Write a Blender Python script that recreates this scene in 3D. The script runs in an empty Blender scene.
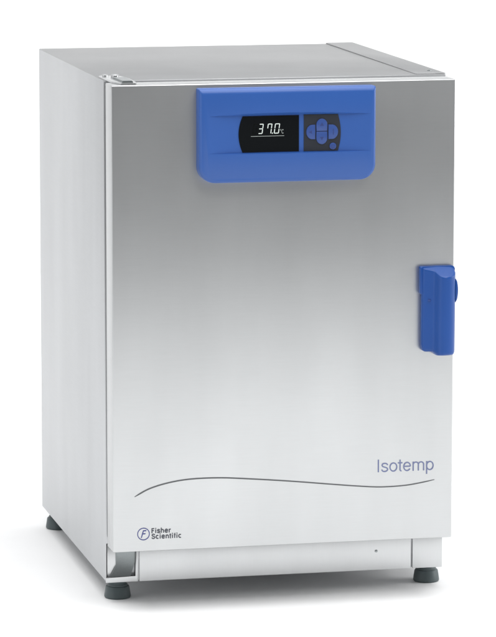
import bpy, bmesh, math
from mathutils import Vector, Matrix
from math import radians as R, sin, cos, pi

scn = bpy.context.scene
col = scn.collection
scn.view_settings.view_transform = 'Standard'
scn.view_settings.look = 'None'
scn.view_settings.exposure = 0
scn.cycles.max_bounces = 10
scn.cycles.use_denoising = True

# ------------------------------------------------------------------ sizes (metres)
W, H = 0.64, 0.855            # door width and height (door front is y = 0, door bottom z = 0)
DT = 0.058                    # door thickness
T, D = 0.100, 0.810           # cabinet front and back
XL, XR = 0.0044, 0.649        # cabinet sides
ZB = -0.0766                  # cabinet bottom
FH = 0.040                    # feet height
ZF = ZB - FH                  # floor level

# ------------------------------------------------------------------ materials
def nodes(name):
    m = bpy.data.materials.new(name); m.use_nodes = True
    nt = m.node_tree
    return m, nt, nt.nodes['Principled BSDF']

def steel(name, base, rough, stretch=(1.5, 1.5, 60), var=0.03, bump=0.02, edge=1.0, metallic=1.0):
    """brushed sheet steel: fine stretched grain in colour, roughness and bump, plus a broad cloudiness"""
    m, nt, b = nodes(name)
    b.inputs['Metallic'].default_value = metallic
    b.inputs['Specular Tint'].default_value = (edge, edge, edge, 1)
    tc = nt.nodes.new('ShaderNodeTexCoord')
    mp = nt.nodes.new('ShaderNodeMapping'); mp.inputs['Scale'].default_value = stretch
    n = nt.nodes.new('ShaderNodeTexNoise'); n.inputs['Scale'].default_value = 14; n.inputs['Detail'].default_value = 6
    n.inputs['Roughness'].default_value = .65
    n2 = nt.nodes.new('ShaderNodeTexNoise'); n2.inputs['Scale'].default_value = 3.0; n2.inputs['Detail'].default_value = 2
    nt.links.new(tc.outputs['Object'], mp.inputs['Vector'])
    nt.links.new(mp.outputs[0], n.inputs['Vector'])
    nt.links.new(tc.outputs['Object'], n2.inputs['Vector'])
    cr = nt.nodes.new('ShaderNodeMapRange')
    cr.inputs['From Min'].default_value = .3; cr.inputs['From Max'].default_value = .7
    cr.inputs['To Min'].default_value = 1 - var; cr.inputs['To Max'].default_value = 1 + var
    nt.links.new(n.outputs['Fac'], cr.inputs['Value'])
    mul = nt.nodes.new('ShaderNodeMix'); mul.data_type = 'RGBA'; mul.blend_type = 'MULTIPLY'
    mul.inputs['Factor'].default_value = 1
    mul.inputs[6].default_value = (*base, 1)
    nt.links.new(cr.outputs[0], mul.inputs[7])
    # broad uneven tone of rolled sheet
    mp3 = nt.nodes.new('ShaderNodeMapping'); mp3.inputs['Scale'].default_value = (5, 5, 1.1)
    n3 = nt.nodes.new('ShaderNodeTexNoise'); n3.inputs['Scale'].default_value = 1.6; n3.inputs['Detail'].default_value = 3
    nt.links.new(tc.outputs['Object'], mp3.inputs['Vector']); nt.links.new(mp3.outputs[0], n3.inputs['Vector'])
    c3 = nt.nodes.new('ShaderNodeMapRange')
    c3.inputs['From Min'].default_value = .3; c3.inputs['From Max'].default_value = .7
    c3.inputs['To Min'].default_value = .965; c3.inputs['To Max'].default_value = 1.035
    nt.links.new(n3.outputs['Fac'], c3.inputs['Value'])
    mul3 = nt.nodes.new('ShaderNodeMix'); mul3.data_type = 'RGBA'; mul3.blend_type = 'MULTIPLY'
    mul3.inputs['Factor'].default_value = 1
    nt.links.new(mul.outputs[2], mul3.inputs[6]); nt.links.new(c3.outputs[0], mul3.inputs[7])
    nt.links.new(mul3.outputs[2], b.inputs['Base Color'])
    rr = nt.nodes.new('ShaderNodeMapRange')
    rr.inputs['From Min'].default_value = .25; rr.inputs['From Max'].default_value = .75
    rr.inputs['To Min'].default_value = rough - .03; rr.inputs['To Max'].default_value = rough + .03
    nt.links.new(n2.outputs['Fac'], rr.inputs['Value'])
    nt.links.new(rr.outputs[0], b.inputs['Roughness'])
    bp = nt.nodes.new('ShaderNodeBump'); bp.inputs['Strength'].default_value = bump; bp.inputs['Distance'].default_value = .001
    nt.links.new(n.outputs['Fac'], bp.inputs['Height'])
    nt.links.new(bp.outputs[0], b.inputs['Normal'])
    return m

def plastic(name, base, rough=.4, var=.04, bump=.03, coat=0.0, scale=900, spec=.5):
    m, nt, b = nodes(name)
    tc = nt.nodes.new('ShaderNodeTexCoord')
    n = nt.nodes.new('ShaderNodeTexNoise'); n.inputs['Scale'].default_value = scale; n.inputs['Detail'].default_value = 3
    nt.links.new(tc.outputs['Object'], n.inputs['Vector'])
    n2 = nt.nodes.new('ShaderNodeTexNoise'); n2.inputs['Scale'].default_value = 9
    nt.links.new(tc.outputs['Object'], n2.inputs['Vector'])
    mr = nt.nodes.new('ShaderNodeMapRange')
    mr.inputs['From Min'].default_value = .3; mr.inputs['From Max'].default_value = .7
    mr.inputs['To Min'].default_value = 1 - var; mr.inputs['To Max'].default_value = 1 + var
    nt.links.new(n2.outputs['Fac'], mr.inputs['Value'])
    mul = nt.nodes.new('ShaderNodeMix'); mul.data_type = 'RGBA'; mul.blend_type = 'MULTIPLY'
    mul.inputs['Factor'].default_value = 1; mul.inputs[6].default_value = (*base, 1)
    nt.links.new(mr.outputs[0], mul.inputs[7]); nt.links.new(mul.outputs[2], b.inputs['Base Color'])
    b.inputs['Roughness'].default_value = rough
    b.inputs['Coat Weight'].default_value = coat
    b.inputs['Specular IOR Level'].default_value = spec
    bp = nt.nodes.new('ShaderNodeBump'); bp.inputs['Strength'].default_value = bump; bp.inputs['Distance'].default_value = .0005
    nt.links.new(n.outputs['Fac'], bp.inputs['Height']); nt.links.new(bp.outputs[0], b.inputs['Normal'])
    return m

def glow(name, colr, s):
    m, nt, b = nodes(name)
    b.inputs['Base Color'].default_value = (*colr, 1)
    b.inputs['Emission Color'].default_value = (*colr, 1)
    b.inputs['Emission Strength'].default_value = s
    b.inputs['Roughness'].default_value = .5
    return m

M = dict(
    door=steel('brushed_door_steel', (.558, .568, .572), .37, (1.0, 1.0, 70), var=.022, bump=.010),
    side=steel('cabinet_side_steel', (.535, .545, .556), .42, (1.2, 1.2, 50), var=.022, bump=.012),
    top=steel('cabinet_top_steel', (.58, .585, .59), .38, (4, 60, 4), var=.02, bump=.02, edge=.55),
    trim=steel('trim_steel', (.585, .595, .60), .32, (60, 60, 2), var=.012, bump=.01),
    dark=steel('dark_hinge_steel', (.30, .325, .33), .35, (30, 30, 30), var=.05, bump=.03),
    gasket=plastic('grey_gasket_rubber', (.09, .095, .10), .55, bump=.1),
    rubber=plastic('grey_green_rubber', (.075, .098, .102), .50, bump=.12, scale=700),
    blue=plastic('blue_moulded_plastic', (.024, .090, .330), .34, bump=.05, var=.02),
    handle=plastic('blue_handle_plastic', (.006, .060, .270), .33, spec=.40, bump=.05, var=.03),
    button=plastic('blue_button_plastic', (.026, .066, .245), .4, bump=.04),
    icon=plastic('button_symbol_ink', (.018, .038, .16), .5, bump=0),
    glass=plastic('black_display_window', (.003, .004, .005), .22, bump=0, var=.01, spec=.15),
    keypad=plastic('charcoal_keypad_foil', (.024, .027, .035), .40, bump=.06, spec=.25),
    digit=glow('lcd_white', (.40, .44, .415), .75),
    rule=glow('lcd_grey', (.22, .24, .23), .6),
    ghost=plastic('lcd_idle_segment', (.003, .004, .0036), .5, bump=0, spec=.08),
    ink=plastic('charcoal_ink', (.07, .075, .09), .5, bump=0),
    line=plastic('grey_line_ink', (.10, .105, .11), .4, bump=0),
    navy=plastic('navy_ink', (.055, .065, .22), .5, bump=0),
    indigo=plastic('indigo_ink', (.16, .185, .32), .5, bump=0),
)

# ------------------------------------------------------------------ mesh helpers
def link(name, bm, mats, parent=None, smooth=40):
    bmesh.ops.recalc_face_normals(bm, faces=bm.faces[:])
    me = bpy.data.meshes.new(name); bm.to_mesh(me); bm.free()
    for m in (mats if isinstance(mats, (list, tuple)) else [mats]): me.materials.append(m)
    if smooth:
        for p in me.polygons: p.use_smooth = True
        me.set_sharp_from_angle(angle=R(smooth))
    o = bpy.data.objects.new(name, me); col.objects.link(o)
    if parent: o.parent = parent
    return o

def box(bm, x0, x1, y0, y1, z0, z1, bevel=0, seg=3, mi=0):
    vs = [bm.verts.new((x, y, z)) for x in (x0, x1) for y in (y0, y1) for z in (z0, z1)]
    q = [(0, 1, 3, 2), (4, 6, 7, 5), (0, 4, 5, 1), (2, 3, 7, 6), (0, 2, 6, 4), (1, 5, 7, 3)]
    fs = [bm.faces.new([vs[i] for i in f]) for f in q]
    for f in fs: f.material_index = mi
    if bevel:
        es = list({e for f in fs for e in f.edges})
        bmesh.ops.bevel(bm, geom=es, offset=bevel, segments=seg, profile=.5, affect='EDGES')
    return fs

def prism(bm, pts, y0, y1, mi=0, bevel=0, seg=2, fmap=None):
    """extrude an (x, z) outline from y0 (back) to y1 (front); optional rounding of the front edge"""
    n = len(pts)
    f0 = fmap or (lambda x: 0.0)
    back = [bm.verts.new((x, y0 + f0(x), z)) for x, z in pts]
    front = [bm.verts.new((x, y1 + f0(x), z)) for x, z in pts]
    fs = [bm.faces.new(front), bm.faces.new(back[::-1])]
    for i in range(n):
        fs.append(bm.faces.new([front[i], back[i], back[(i + 1) % n], front[(i + 1) % n]]))
    for f in fs: f.material_index = mi
    if bevel:
        bmesh.ops.bevel(bm, geom=list(fs[0].edges), offset=bevel, segments=seg, profile=.5, affect='EDGES')
    return fs

def lathe(bm, prof, cx, cy, seg=40, mi=0):
    rings = []
    for r, z in prof:
        rings.append([bm.verts.new((cx + r * cos(2 * pi * k / seg), cy + r * sin(2 * pi * k / seg), z)) for k in range(seg)])
    for a, b in zip(rings, rings[1:]):
        for k in range(seg):
            bm.faces.new([a[k], a[(k + 1) % seg], b[(k + 1) % seg], b[k]]).material_index = mi
    bm.faces.new(rings[0][::-1]).material_index = mi; bm.faces.new(rings[-1]).material_index = mi

def disc_y(bm, cx, cz, r, y0, y1, seg=28, mi=0, bevel=0):
    return prism(bm, [(cx + r * cos(2 * pi * k / seg), cz + r * sin(2 * pi * k / seg)) for k in range(seg)], y0, y1, mi, bevel)

def ring_y(bm, cx, cz, r0, r1, y, d, seg=48, mi=0):
    L = []
    for r, yy in ((r0, y), (r1, y), (r1, y - d), (r0, y - d)):
        L.append([bm.verts.new((cx + r * cos(2 * pi * k / seg), yy, cz + r * sin(2 * pi * k / seg))) for k in range(seg)])
    for i in range(4):
        a, b = L[i], L[(i + 1) % 4]
        for k in range(seg):
            bm.faces.new([a[k], a[(k + 1) % seg], b[(k + 1) % seg], b[k]]).material_index = mi

def ribbon(bm, pts, widths, y, d, mi=0):
    n = len(pts); up = []; lo = []
    for i in range(n):
        a = Vector(pts[max(i - 1, 0)]); b = Vector(pts[min(i + 1, n - 1)])
        t = (b - a).normalized(); nn = Vector((-t.y, t.x)); p = Vector(pts[i])
        up.append(p + nn * widths[i] / 2); lo.append(p - nn * widths[i] / 2)
    prev = None
    for i in range(n):
        q = [bm.verts.new((up[i].x, y - d, up[i].y)), bm.verts.new((lo[i].x, y - d, lo[i].y)),
             bm.verts.new((lo[i].x, y, lo[i].y)), bm.verts.new((up[i].x, y, up[i].y))]
        if prev:
            for k in range(4):
                bm.faces.new([prev[k], prev[(k + 1) % 4], q[(k + 1) % 4], q[k]]).material_index = mi
        else: bm.faces.new(q).material_index = mi
        prev = q
    bm.faces.new(prev[::-1]).material_index = mi

def catmull(p, per=10):
    out = []
    P = [p[0]] + list(p) + [p[-1]]
    for i in range(1, len(P) - 2):
        for k in range(per):
            t = k / per
            out.append(tuple(.5 * ((2 * P[i][j]) + (-P[i-1][j] + P[i+1][j]) * t + (2*P[i-1][j] - 5*P[i][j] + 4*P[i+1][j] - P[i+2][j]) * t*t
                       + (-P[i-1][j] + 3*P[i][j] - 3*P[i+1][j] + P[i+2][j]) * t**3) for j in (0, 1)))
    out.append(tuple(p[-1])); return out

def letters(bm, s, x0, x1, zbase, cap, y, d=.0003, weight=0, shear=0, spacing=1, mi=0, ref='I', fmap=None):
    """lettering from the built-in font: cap height `cap`, spread from x0 to x1, lying on the plane y"""
    def grab(txt, w):
        c = bpy.data.curves.new('tmp', 'FONT'); c.body = txt; c.size = 1; c.offset = w; c.shear = shear
        c.space_character = spacing; c.resolution_u = 8; c.fill_mode = 'BOTH'; c.extrude = 0
        o = bpy.data.objects.new('tmp', c); col.objects.link(o)
        dg = bpy.context.evaluated_depsgraph_get(); me = bpy.data.meshes.new_from_object(o.evaluated_get(dg))
        bpy.data.objects.remove(o); bpy.data.curves.remove(c)
        return me
    r = grab(ref, 0); capn = max(v.co.y for v in r.vertices); bpy.data.meshes.remove(r)
    me = grab(s, weight)
    xs = [v.co.x for v in me.vertices]; a, b = min(xs), max(xs)
    sx = (x1 - x0) / (b - a); sz = cap / capn
    f0 = fmap or (lambda x: 0.0)
    t = bmesh.new(); t.from_mesh(me); bpy.data.meshes.remove(me)
    for v in t.verts:
        x = x0 + (v.co.x - a) * sx
        v.co = (x, y - d + f0(x), zbase + v.co.y * sz)
    fs = t.faces[:]
    for f in fs: f.material_index = mi
    r = bmesh.ops.extrude_face_region(t, geom=fs)
    for v in [g for g in r['geom'] if isinstance(g, bmesh.types.BMVert)]: v.co.y += d
    m2 = bpy.data.meshes.new('tmp'); t.to_mesh(m2); t.free(); bm.from_mesh(m2); bpy.data.meshes.remove(m2)

def boolean(o, cutter_bm):
    c = link('cutter', cutter_bm, [], None, 0)
    md = o.modifiers.new('b', 'BOOLEAN'); md.object = c; md.operation = 'DIFFERENCE'; md.solver = 'EXACT'
    dg = bpy.context.evaluated_depsgraph_get()
    me = bpy.data.meshes.new_from_object(o.evaluated_get(dg))
    o.modifiers.clear(); old = o.data; nm = old.name; o.data = me
    bpy.data.meshes.remove(old); me.name = nm
    bpy.data.objects.remove(c)
    for p in me.polygons: p.use_smooth = True
    me.set_sharp_from_angle(angle=R(25))

def arc(cx, cz, r, a0, a1, n=8, rz=None):
    rz = rz or r
    return [(cx + r * cos(R(a0 + (a1 - a0) * k / n)), cz + rz * sin(R(a0 + (a1 - a0) * k / n))) for k in range(n + 1)]

# ------------------------------------------------------------------ setting: one white paper sweep
bm = bmesh.new()
prof = [(-8.5, ZF), (-4.6, ZF), (-2, ZF), (0, ZF), (1.4, ZF)]
rad = 1.5
prof += [(1.4 + rad * sin(R(a)), ZF + rad - rad * cos(R(a))) for a in range(6, 91, 6)]
prof += [(2.9, ZF + 2.2)]
prev = None
for y, z in prof:
    r = [bm.verts.new((x, y, z)) for x in (-5, -2.5, 0, 2.5, 5)]
    if prev:
        for k in range(4): bm.faces.new([prev[k], prev[k+1], r[k+1], r[k]])
    prev = r
floor = link('floor', bm, plastic('white_paper', (.915, .915, .915), .7, var=.006, bump=.05, scale=60, spec=.2), None, 60)
floor['kind'] = 'structure'
if floor.data.polygons[0].normal.z < 0: floor.data.flip_normals()

# ------------------------------------------------------------------ the incubator
inc = bpy.data.objects.new('laboratory_incubator', None); col.objects.link(inc)
inc.location = (0, 0, 0)
inc.empty_display_size = .1
inc['label'] = 'stainless steel laboratory incubator with blue control panel, blue door handle and four grey rubber feet'
inc['category'] = 'incubator'

# cabinet ----------------------------------------------------------
bm = bmesh.new()
box(bm, XL, XR, T, D, ZB, H, .0018, 2)
cab = link('cabinet', bm, [M['side'], M['top']], inc, 30)
cut = bmesh.new(); box(cut, XL + .0012, .0605, T - .02, T + .040, ZB + .0085, -.004)
boolean(cab, cut)
for p in cab.data.polygons:
    p.material_index = 1 if (p.normal.z > .7 and p.center.z > H - .01) else 0

# folded seam strip along the right of the roof
bm = bmesh.new()
box(bm, .5935, XR + .0005, T + .004, D - .002, H, H + .0022, .0008, 2)
seam = link('roof_seam_strip', bm, M['top'], inc)
bm = bmesh.new()
lathe(bm, [(.0042, H + .0022), (.004, H + .0032), (.0022, H + .0041)], .6305, .150, 16)
link('rivet', bm, M['dark'], seam)

# gasket between door and cabinet ---------------------------------
bm = bmesh.new()
box(bm, .007, W - .009, DT - .002, T + .002, .006, H - .006, .004, 2)
link('door_gasket', bm, M['gasket'], inc)

# door --------------------------------------------------------------
bm = bmesh.new()
box(bm, 0, W, 0, DT, 0, H, .0020, 3)
door = link('door', bm, M['door'], inc, 50)

# accent line, lettering and emblem printed on the door
cp = [(.0398, .1023), (.0668, .1162), (.1029, .126), (.145, .1312), (.1993, .1312), (.2537, .127), (.3121, .1214),
      (.3593, .1162), (.4067, .1106), (.4577, .1049), (.502, .1012), (.5471, .102), (.5785, .1058), (.6061, .1107)]
cc = catmull(cp)
n = len(cc)
wd = []
for i in range(n):
    u = i / (n - 1)
    w = .0027 * (1 - .25 * u)
    w *= min(1, .35 + u * 18) * min(1, .45 + (1 - u) * 10)
    wd.append(w)
bm = bmesh.new(); ribbon(bm, cc, wd, -.0001, .0004)
link('accent_line', bm, M['line'], door)

# thin grotesque lettering drawn as round pen strokes (units of one em)
def stroke_word(bm, word, x0, zb, em, pen, y, d, track=0):
    el = lambda cx, cz, rx, rz, a0, a1, n=28: [(cx + rx * cos(R(a0 + (a1 - a0) * k / n)), cz + rz * sin(R(a0 + (a1 - a0) * k / n))) for k in range(n + 1)]
    sp = [(.425, .385), (.370, .460), (.250, .490), (.135, .463), (.090, .385), (.135, .313), (.250, .272), (.378, .225), (.425, .145), (.372, .062), (.250, .030), (.120, .060), (.068, .150)]
    G = {
        'I': (.278, [[(.139, 0), (.139, .718)]]),
        's': (.500, [catmull(sp, 6)]),
        'S': (.600, [catmull([(px * 1.2, pz * 1.36 + .01) for px, pz in sp], 6)]),
        'o': (.556, [el(.278, .261, .207, .230, 0, 360, 44)]),
        't': (.278, [[(.128, .668), (.128, .120)] + el(.200, .105, .072, .075, 180, 285, 10), [(-.005, .485), (.275, .485)]]),
        'e': (.556, [[(.082, .272), (.478, .272)], el(.280, .261, .203, .230, 2, 328, 40)]),
        'm': (.833, [[(.098, 0), (.098, .523)], el(.258, .350, .158, .140, 180, 0, 22) + [(.416, 0)], el(.578, .350, .160, .140, 180, 0, 22) + [(.738, 0)]]),
        'p': (.556, [[(.092, -.207), (.092, .523)], el(.286, .261, .200, .230, 0, 360, 44)]),
        'F': (.520, [[(.120, 0), (.120, .720)], [(.120, .655), (.470, .655)], [(.120, .365), (.420, .365)]]),
        'i': (.290, [[(.140, 0), (.140, .520)], [(.140, .610), (.140, .740)]]),
        'h': (.590, [[(.120, 0), (.120, .740)], el(.295, .330, .175, .140, 180, 0, 22) + [(.470, 0)]]),
        'n': (.590, [[(.120, 0), (.120, .520)], el(.295, .330, .175, .140, 180, 0, 22) + [(.470, 0)]]),
        'r': (.400, [[(.120, 0), (.120, .520)], el(.310, .280, .190, .190, 180, 78, 14)]),
        'c': (.520, [el(.280, .261, .200, .220, 48, 312, 34)]),
        'f': (.310, [[(.150, 0), (.150, .560)] + el(.240, .570, .090, .100, 180, 80, 10), [(.020, .470), (.290, .470)]]),
    }
    glyphs = [G[ch] for ch in word]
    x = x0 - .104 * em; k = 0
    for adv, strokes in glyphs:
        for st in strokes:
            q = [(x + px * em, zb + pz * em * 1.06) for px, pz in st]
            ribbon(bm, q, [pen * em] * len(q), y, d + k * .00002); k = (k + 1) % 4
        x += (adv + track) * em
bm = bmesh.new(); stroke_word(bm, 'Isotemp', .4975, .1290, .0313, .079, -.0001, .0003)
link('model_lettering', bm, M['indigo'], door)

bm = bmesh.new()
stroke_word(bm, 'Fisher', .0718, .0334, .0121, .172, -.0001, .0003, .04)
stroke_word(bm, 'Scientific', .0722, .0227, .0121, .172, -.0001, .0003, .045)
link('maker_lettering', bm, M['ink'], door)

bm = bmesh.new()
ring_y(bm, .0562, .0325, .0101, .0117, -.0001, .0004)
letters(bm, 'F', .0512, .0618, .0256, .0138, -.0001, weight=.008, shear=.35, ref='F')
link('maker_emblem', bm, M['navy'], door)

# hinge on top left ----------------------------------------------------
bm = bmesh.new()
def plate_z(bm, pts, z0, z1, bevel=.0008, mi=0):
    lo = [bm.verts.new((x, y, z0)) for x, y in pts]; hi = [bm.verts.new((x, y, z1)) for x, y in pts]
    fs = [bm.faces.new(hi), bm.faces.new(lo[::-1])]
    for i in range(len(pts)):
        fs.append(bm.faces.new([lo[i], lo[(i+1) % len(pts)], hi[(i+1) % len(pts)], hi[i]]))
    for f in fs: f.material_index = mi
    if bevel: bmesh.ops.bevel(bm, geom=list(fs[0].edges), offset=bevel, segments=2, affect='EDGES')
plate_z(bm, [(.008, .168), (.008, .112), (.010, .050), (.020, .012), (.047, .012), (.052, .030), (.052, .105), (.044, .168)], H + .0003, H + .0030)
hinge = link('hinge', bm, M['trim'], inc)
bm = bmesh.new(); plate_z(bm, [(.024, .022), (.044, .022), (.047, .100), (.021, .100)], H + .0028, H + .0062, .0012)
link('knuckle', bm, M['dark'], hinge)
bm = bmesh.new()
lathe(bm, [(.0075, H + .003), (.0075, H + .0075), (.0055, H + .009)], .030, .125, 24)
link('bolt', bm, M['trim'], hinge)
bm = bmesh.new()
lathe(bm, [(.0055, H + .003), (.0055, H + .006), (.0040, H + .007)], .016, .148, 20)
link('bolt', bm, M['trim'], hinge)

# base: kick plate, corner brackets, feet -----------------------------
bm = bmesh.new(); box(bm, .0672, .5880, T - .0032, T - .0002, ZB - .0012, -.0005, .0008, 2)
kick = link('kick_plate', bm, M['trim'], inc)
bm = bmesh.new(); disc_y(bm, .5208, -.0415, .0026, T - .0034, T - .0044, 18, 0, .0004)
link('screw', bm, M['dark'], kick)

bm = bmesh.new(); box(bm, .5912, XR + .0002, T - .0036, T - .0002, ZB - .0014, -.0005, .001, 2)
link('corner_bracket', bm, M['trim'], inc)
# left one is open: rim around a pocket with a bent dark tongue inside
bm = bmesh.new()
out = [(XL - .0002, ZB - .0014), (.0650, ZB - .0014), (.0650, -.0005), (.0605, -.0005), (.0605, ZB + .0085), (XL - .0002, ZB + .0085)]
prism(bm, out, T - .0002, T - .0036, 0, .0008, 2)
box(bm, .0082, .0600, T + .006, T + .009, ZB + .0088, -.006, .0006, 2)
br = link('corner_bracket', bm, M['trim'], inc)
br['label'] = 'open left corner bracket with a dark bent tongue in its pocket'
bm = bmesh.new()
for (P, Q) in (((T + .004, T + .010), ()),):
    up = [(.0240, -.012), (.0600, -.012), (.0600, -.0425), (.0240, -.0460)]
    lo = [(.0130, ZB + .0095), (.0500, ZB + .0095)]
    A = [bm.verts.new((x, T + .0025, z)) for x, z in up]
    B = [bm.verts.new((x, T - .0030, z)) for x, z in lo]
    bm.faces.new(A); bm.faces.new([A[3], A[2], B[1], B[0]])
    r = bmesh.ops.extrude_face_region(bm, geom=bm.faces[:])
    for v in [g for g in r['geom'] if isinstance(g, bmesh.types.BMVert)]: v.co.y += .003
link('hinge_tongue', bm, M['dark'], br)

def foot_mesh():
    bm = bmesh.new()
    r = .0248
    prof = [(r * .93, 0), (r, .0025), (r * .99, .006), (r * .90, .0205), (r * .86, .0222), (r * .76, .0232), (r * .755, .0252), (r * .70, .0268),
            (r * .66, .030), (r * .68, .036), (r * .70, FH + .0005)]
    lathe(bm, prof, 0, 0, 48)
    return bm
f0 = link('foot', foot_mesh(), M['rubber'], inc, 30)
for i, (x, y) in enumerate([(.0345, .1440), (.6345, .1560), (.0320, .7800), (.6250, .7800)]):
    f = f0 if i == 0 else f0.copy()
    if i: col.objects.link(f); f.parent = inc
    f.location = (x, y, ZF)

# control panel ---------------------------------------------------------
PX0, PX1, PZ0, PZ1, PY = .1553, .4830, .6772, .8480, -.030
out = [(PX0 + .0025, PZ1)] + arc(PX0 + .0025, PZ1 - .0025, .0025, 90, 180, 3) + \
      arc(PX0 + .030, PZ0 + .0285, .030, 180, 270, 10, .0285) + arc(PX1 - .030, PZ0 + .0285, .030, 270, 360, 10, .0285) + \
      arc(PX1 - .0025, PZ1 - .0025, .0025, 0, 90, 3)
bm = bmesh.new()
oo = []
for p in out:
    if not oo or (Vector(p) - Vector(oo[-1])).length > 1e-5: oo.append(p)
if (Vector(oo[0]) - Vector(oo[-1])).length < 1e-5: oo.pop()
# lofted rings: wall, then rounded shoulder (wider along the top edge)
def inset(p, s):
    x, z = p
    cx, cz = (PX0 + PX1) / 2, (PZ0 + PZ1) / 2
    hx, hz = (PX1 - PX0) / 2, (PZ1 - PZ0) / 2
    top = max(0, (z - (PZ1 - .02)) / .02)
    return (cx + (x - cx) * (hx - s) / hx, cz + (z - cz) * (hz - s * (1 + .9 * top)) / hz)
rings = []
for s, y in ((0, -.0003), (0, PY + .0075), (.0004, PY + .0052), (.0014, PY + .0028), (.0030, PY + .0010), (.0050, PY)):
    rings.append([bm.verts.new((inset(p, s)[0], y, inset(p, s)[1])) for p in oo])
for a, b in zip(rings, rings[1:]):
    for k in range(len(oo)):
        bm.faces.new([a[k], a[(k+1) % len(oo)], b[(k+1) % len(oo)], b[k]])
bm.faces.new(rings[0]); bm.faces.new(rings[-1][::-1])
panel = link('control_panel', bm, M['blue'], inc, 25)
# shallow lens-shaped hollow around display and keypad, swept by a big upright cylinder
RC_X, RC_D, RC_H = .322, .0090, .150
RC_R = (RC_H ** 2 + RC_D ** 2) / (2 * RC_D)
cyl_y = PY + RC_D - RC_R
def ry(x):                                   # surface of the hollow
    return cyl_y + math.sqrt(RC_R ** 2 - (x - RC_X) ** 2)
cut = bmesh.new()
N = 60
rows = []
for k in range(N + 1):
    x = RC_X - RC_H * 1.05 + 2.1 * RC_H * k / N
    y = ry(x)
    rows.append([cut.verts.new((x, y, .7308)), cut.verts.new((x, y, .7985)), cut.verts.new((x, PY - .01, .7985 + (y - PY + .01) * .55)), cut.verts.new((x, PY - .01, .7308 - (y - PY + .01) * .16))])
for a, b in zip(rows, rows[1:]):
    for k in range(4): cut.faces.new([a[k], b[k], b[(k+1) % 4], a[(k+1) % 4]])
cut.faces.new(rows[0]); cut.faces.new(rows[-1][::-1])
boolean(panel, cut)

def sheet(bm, xl, xr, z0, z1, off, d, mi=0, nx=24, nz=14):
    """window foil following the hollow; xl(z), xr(z) give its bulging ends"""
    fr = []; bk = []
    for j in range(nz + 1):
        z = z0 + (z1 - z0) * j / nz
        a, b = xl(z), xr(z)
        fr.append([bm.verts.new((a + (b-a)*i/nx, ry(a + (b-a)*i/nx) - off - d, z)) for i in range(nx + 1)])
        bk.append([bm.verts.new((a + (b-a)*i/nx, ry(a + (b-a)*i/nx) - off, z)) for i in range(nx + 1)])
    for j in range(nz):
        for i in range(nx):
            bm.faces.new([fr[j][i], fr[j][i+1], fr[j+1][i+1], fr[j+1][i]]).material_index = mi
        for i in (0, nx):
            bm.faces.new([fr[j][i], fr[j+1][i], bk[j+1][i], bk[j][i]]).material_index = mi
    for j in (0, nz):
        for i in range(nx):
            bm.faces.new([fr[j][i], fr[j][i+1], bk[j][i+1], bk[j][i]]).material_index = mi
DZ0, DZ1 = .7318, .7972
zm = (DZ0 + DZ1) / 2; hz = (DZ1 - DZ0) / 2
bulge = lambda z: 1 - ((z - zm) / hz) ** 2
bm = bmesh.new()
sheet(bm, lambda z: .2355 - .0075 * bulge(z), lambda z: .3405, DZ0, DZ1, .0001, .0009, 0)
OFF = .0011                                   # readout lies just proud of the window
on = {'3': 'abgcd', '7': 'fabc', '0': 'abcdef'}
def seg7(ch, x0, x1, z0, z1, t=.0016, slant=.0026, lit=1):
    g = .0003; zc = (z0 + z1) / 2
    def hbar(z): return [(x0 + g + t*.3, z), (x0 + g + t*.8, z + t/2), (x1 - g - t*.8, z + t/2), (x1 - g - t*.3, z), (x1 - g - t*.8, z - t/2), (x0 + g + t*.8, z - t/2)]
    def vbar(x, a, b): return [(x, a + g), (x + t/2, a + g + t*.5), (x + t/2, b - g - t*.5), (x, b - g), (x - t/2, b - g - t*.5), (x - t/2, a + g + t*.5)]
    S = {'a': hbar(z1 - t/2), 'g': hbar(zc), 'd': hbar(z0 + t/2), 'f': vbar(x0 + t/2, zc, z1), 'b': vbar(x1 - t/2, zc, z1),
         'e': vbar(x0 + t/2, z0, zc), 'c': vbar(x1 - t/2, z0, zc)}
    for k, pts in S.items():
        if ch != ' ' and k in on[ch]: mi = 1
        else: mi = 3
        if mi == 3 and ch != ' ': continue
        pts = [(x + slant * (z - z0) / (z1 - z0), z) for x, z in pts]
        prism(bm, pts, 0 - OFF, -OFF - .0002, mi, 0, 2, ry)
seg7(' ', .2535, .2618, .7648, .7832)
seg7('3', .2640, .2725, .7648, .7832)
seg7('7', .2802, .2887, .7648, .7832)
seg7('0', .2935, .3030, .7648, .7832)
prism(bm, [(.2900, .7648), (.2920, .7648), (.2920, .7666), (.2900, .7666)], -OFF, -OFF - .0002, 1, 0, 2, ry)
letters(bm, '°C', .3058, .3118, .7648, .0075, -OFF, .0002, 0, mi=2, ref='C', fmap=ry)
rl = [(.2510 + .0620 * k / 10, .7602) for k in range(11)]
prism(bm, rl + [(x, z + .0008) for x, z in rl[::-1]], -OFF, -OFF - .0002, 2, 0, 2, ry)
link('display', bm, [M['glass'], M['digit'], M['rule'], M['ghost']], panel, 30)

bm = bmesh.new()
sheet(bm, lambda z: .3495, lambda z: .4125 + .0050 * bulge(z), DZ0, DZ1 + .0008, .0001, .0008, 0)
link('keypad', bm, M['keypad'], panel, 30)

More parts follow.
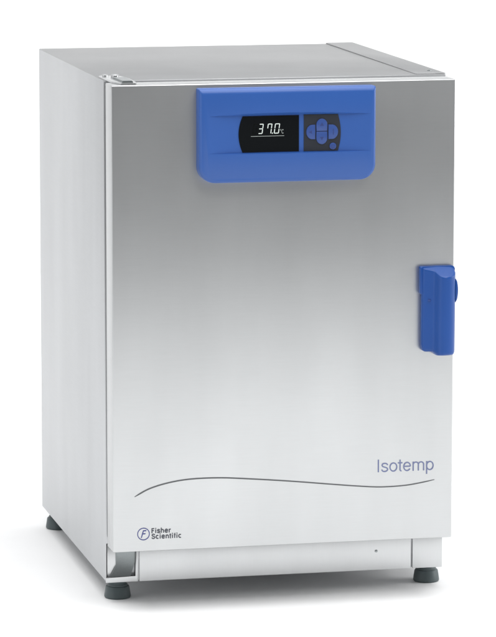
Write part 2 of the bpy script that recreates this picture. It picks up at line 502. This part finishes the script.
def button(pts, icons):
    bm = bmesh.new()
    cx = sum(p[0] for p in pts) / len(pts); y = ry(cx)
    prism(bm, pts, y - .0006, y - .0027, 0, .0009, 2)
    for ic in icons: prism(bm, ic, y - .0026, y - .0029, 1)
    return link('button', bm, [M['button'], M['icon']], panel, 30)
bx0, bx1 = .3722, .3928; bc = (bx0 + bx1) / 2; hw = (bx1 - bx0) / 2
tri = lambda cx, cz, s, a: [(cx + s * cos(R(a + k * 120)), cz + s * sin(R(a + k * 120))) for k in range(3)]
UP = [(bx0, .7678), (bx1, .7678)] + arc(bc, .7790, hw, 0, 180, 12, .0115)
DN = [(bx1, .7668), (bx0, .7668)] + arc(bc, .7552, hw, 180, 360, 12, .0115)
LF = [(.3706, .7795)] + arc(.3650, .7662, .0112, 100, 260, 12, .0133) + [(.3706, .7529)]
RT = [(.3944, .7529)] + arc(.4010, .7662, .0115, -80, 80, 12, .0133) + [(.3944, .7795)]
button(UP, [tri(bc, .7795, .0040, 90)])
button(DN, [tri(bc, .7550, .0040, 270)])
button(LF, [tri(.3622, .7662, .0038, 180)])
button(RT, [[(.4028, .7612), (.4043, .7612), (.4043, .7716), (.4028, .7716)]])
pc = [(.4030 + .0062 * cos(2*pi*k/24), .7400 + .0062 * sin(2*pi*k/24)) for k in range(24)]
button(pc, [[(.4024, .7372), (.4036, .7372), (.4036, .7432), (.4024, .7432)],
            arc(.4030, .7398, .0042, 130, 410, 16) + arc(.4030, .7398, .0032, 410, 130, 16)])

# door handle ---------------------------------------------------------------
HX0, HX1 = .5765, .6375
def lerp(tab, x):
    for (a, va), (b, vb) in zip(tab, tab[1:]):
        if x <= b: return va + (vb - va) * max(0, (x - a)) / (b - a)
    return tab[-1][1]
sec = catmull([(.5765, .011), (.5790, .0145), (.5860, .0180), (.5925, .0210), (.5965, .0235), (.6005, .0315), (.6045, .0375), (.6105, .0405), (.6190, .0402),
               (.6265, .0375), (.6320, .0325), (.6360, .0240), (.6375, .0180)], 6)
def zbot(x):
    a, b = .3535, .3475
    s = min(1, max(0, (x - .5955) / .0070)); s = s * s * (3 - 2 * s)
    z = a + (b - a) * s
    for c0, sgn in ((HX0, 1), (HX1, -1)):
        q = (x - c0) * sgn / .008
        if q < 1: z += .008 * (1 - math.sqrt(max(0, 1 - (1 - q) ** 2)))
    return z
def ztop(x):
    z = .5105 + .0015 * math.sin(pi * (x - HX0) / (HX1 - HX0))
    q = (x - HX0) / .003
    if q < 1: z -= .003 * (1 - math.sqrt(max(0, 1 - (1 - q) ** 2)))
    q = (HX1 - x) / .006
    if q < 1: z -= .006 * (1 - math.sqrt(max(0, 1 - (1 - q) ** 2)))
    return z
NX, NV = 48, 90
bm = bmesh.new(); g = []
def soft_min(a, b, k=.0015):
    h = max(k - abs(a - b), 0) / k
    return min(a, b) - h * h * k / 4
for i in range(NX + 1):
    x = HX0 + (HX1 - HX0) * (.5 - .5 * cos(pi * i / NX)) * 1.0
    colv = []
    z0, z1 = zbot(x), ztop(x)
    for j in range(NV + 1):
        u = j / NV; v = .5 - .5 * cos(pi * u); v = .5 * u + .5 * v
        v = v if 0 < j < NV else u
        z = z0 + (z1 - z0) * v
        dp = lerp(sec, x)
        dp *= 1 - .05 * (1 - v)
        top = .0095 + (z1 - z) * 1.85
        dp = soft_min(dp, top)
        e = min(1, (z - z0) / .006)
        dp *= .55 + .45 * math.sqrt(max(0, 1 - (1 - e) ** 2))
        colv.append(bm.verts.new((x, -dp, z)))
    g.append(colv)
for i in range(NX):
    for j in range(NV): bm.faces.new([g[i][j], g[i+1][j], g[i+1][j+1], g[i][j+1]])
rim = [g[i][0] for i in range(NX + 1)] + [g[NX][j] for j in range(1, NV + 1)] + [g[i][NV] for i in range(NX - 1, -1, -1)] + [g[0][j] for j in range(NV - 1, 0, -1)]
bk = [bm.verts.new((v.co.x, -.0004, v.co.z)) for v in rim]
for k in range(len(rim)): bm.faces.new([rim[k], rim[(k+1) % len(rim)], bk[(k+1) % len(rim)], bk[k]])
bm.faces.new(bk)
handle = link('door_handle', bm, M['handle'], inc, 38)
# base block behind the grip that wraps the edge of the door
bm = bmesh.new()
rr = lambda x0, x1, z0, z1, r: arc(x0 + r, z0 + r, r, 180, 270, 5) + arc(x1 - r, z0 + r, r, 270, 360, 5) + arc(x1 - r, z1 - r, r, 0, 90, 5) + arc(x0 + r, z1 - r, r, 90, 180, 5)
prism(bm, rr(.5728, .6385, .4600, .5118, .004), -.0003, -.0110, 0, .002, 3)
link('mounting_block', bm, M['handle'], handle, 35)
bm = bmesh.new()
pts = arc(.6355, .4680, .0058, -90, 90, 14, .0225)
prism(bm, pts, .010, -.024, 0, .0011, 3)
link('latch_lever', bm, M['handle'], handle, 35)
bm = bmesh.new()
prism(bm, arc(.5880, .4505, .0030, 0, 342, 19, .0015), -.0170, -.0206, 0, .0004)  # small raised oval for a mark on the grip's facet
link('oval_stud', bm, M['button'], handle, 35)

# ------------------------------------------------------------------ studio light
w = bpy.data.worlds.new('World'); scn.world = w; w.use_nodes = True
nt = w.node_tree; bg = nt.nodes['Background']
tc = nt.nodes.new('ShaderNodeTexCoord'); sp = nt.nodes.new('ShaderNodeSeparateXYZ')
nt.links.new(tc.outputs['Generated'], sp.inputs[0])
# front of the studio (towards -y) dark, rising softly to a light room behind and to the sides
mr = nt.nodes.new('ShaderNodeMapRange'); mr.interpolation_type = 'SMOOTHSTEP'
mr.inputs['From Min'].default_value = -.80; mr.inputs['From Max'].default_value = .25
mr.inputs['To Min'].default_value = .12; mr.inputs['To Max'].default_value = .72
nt.links.new(sp.outputs['Y'], mr.inputs['Value'])
cmb = nt.nodes.new('ShaderNodeCombineColor')
for k, f in (('Red', .985), ('Green', 1.0), ('Blue', 1.015)):
    mm = nt.nodes.new('ShaderNodeMath'); mm.operation = 'MULTIPLY'; mm.inputs[1].default_value = f
    nt.links.new(mr.outputs[0], mm.inputs[0]); nt.links.new(mm.outputs[0], cmb.inputs[k])
nt.links.new(cmb.outputs[0], bg.inputs['Color'])
bg.inputs['Strength'].default_value = 1.0

def area(name, loc, target, sx, sy, power, c=(1, 1, 1)):
    l = bpy.data.lights.new(name, 'AREA'); l.shape = 'RECTANGLE'; l.size = sx; l.size_y = sy; l.energy = power; l.color = c
    o = bpy.data.objects.new(name, l); col.objects.link(o); o.location = loc
    o.rotation_euler = (Vector(target) - Vector(loc)).to_track_quat('-Z', 'Y').to_euler()
    return o
area('overhead_softbox', (-.1, -.8, 3.6), (-.1, -.5, 0), 4.4, 4.2, 199)
area('front_high_fill', (1.6, -4.2, 4.4), (.3, -.6, 0), 2.2, 1.6, 42)  # added fill: brightens the floor in front and shortens the cabinet's shadow
area('low_left_fill', (-4.6, -2.4, .9), (.1, .2, 0), 1.4, 1.2, 18)  # added low fill, lightens the shadow under the cabinet
area('right_softbox', (4.6, -.7, 1.5), (.4, .2, .1), 2.4, 2.0, 88)

# ------------------------------------------------------------------ camera
cam = bpy.data.cameras.new('camera'); co = bpy.data.objects.new('camera', cam); col.objects.link(co)
co.location = (-1.25085, -6.71074, 1.4942); co.rotation_euler = (1.41653, -.00116, -.22005)
cam.sensor_fit = 'HORIZONTAL'; cam.sensor_width = 36; cam.lens = 3819.33 / 496 * 36
cam.clip_end = 200
scn.camera = co
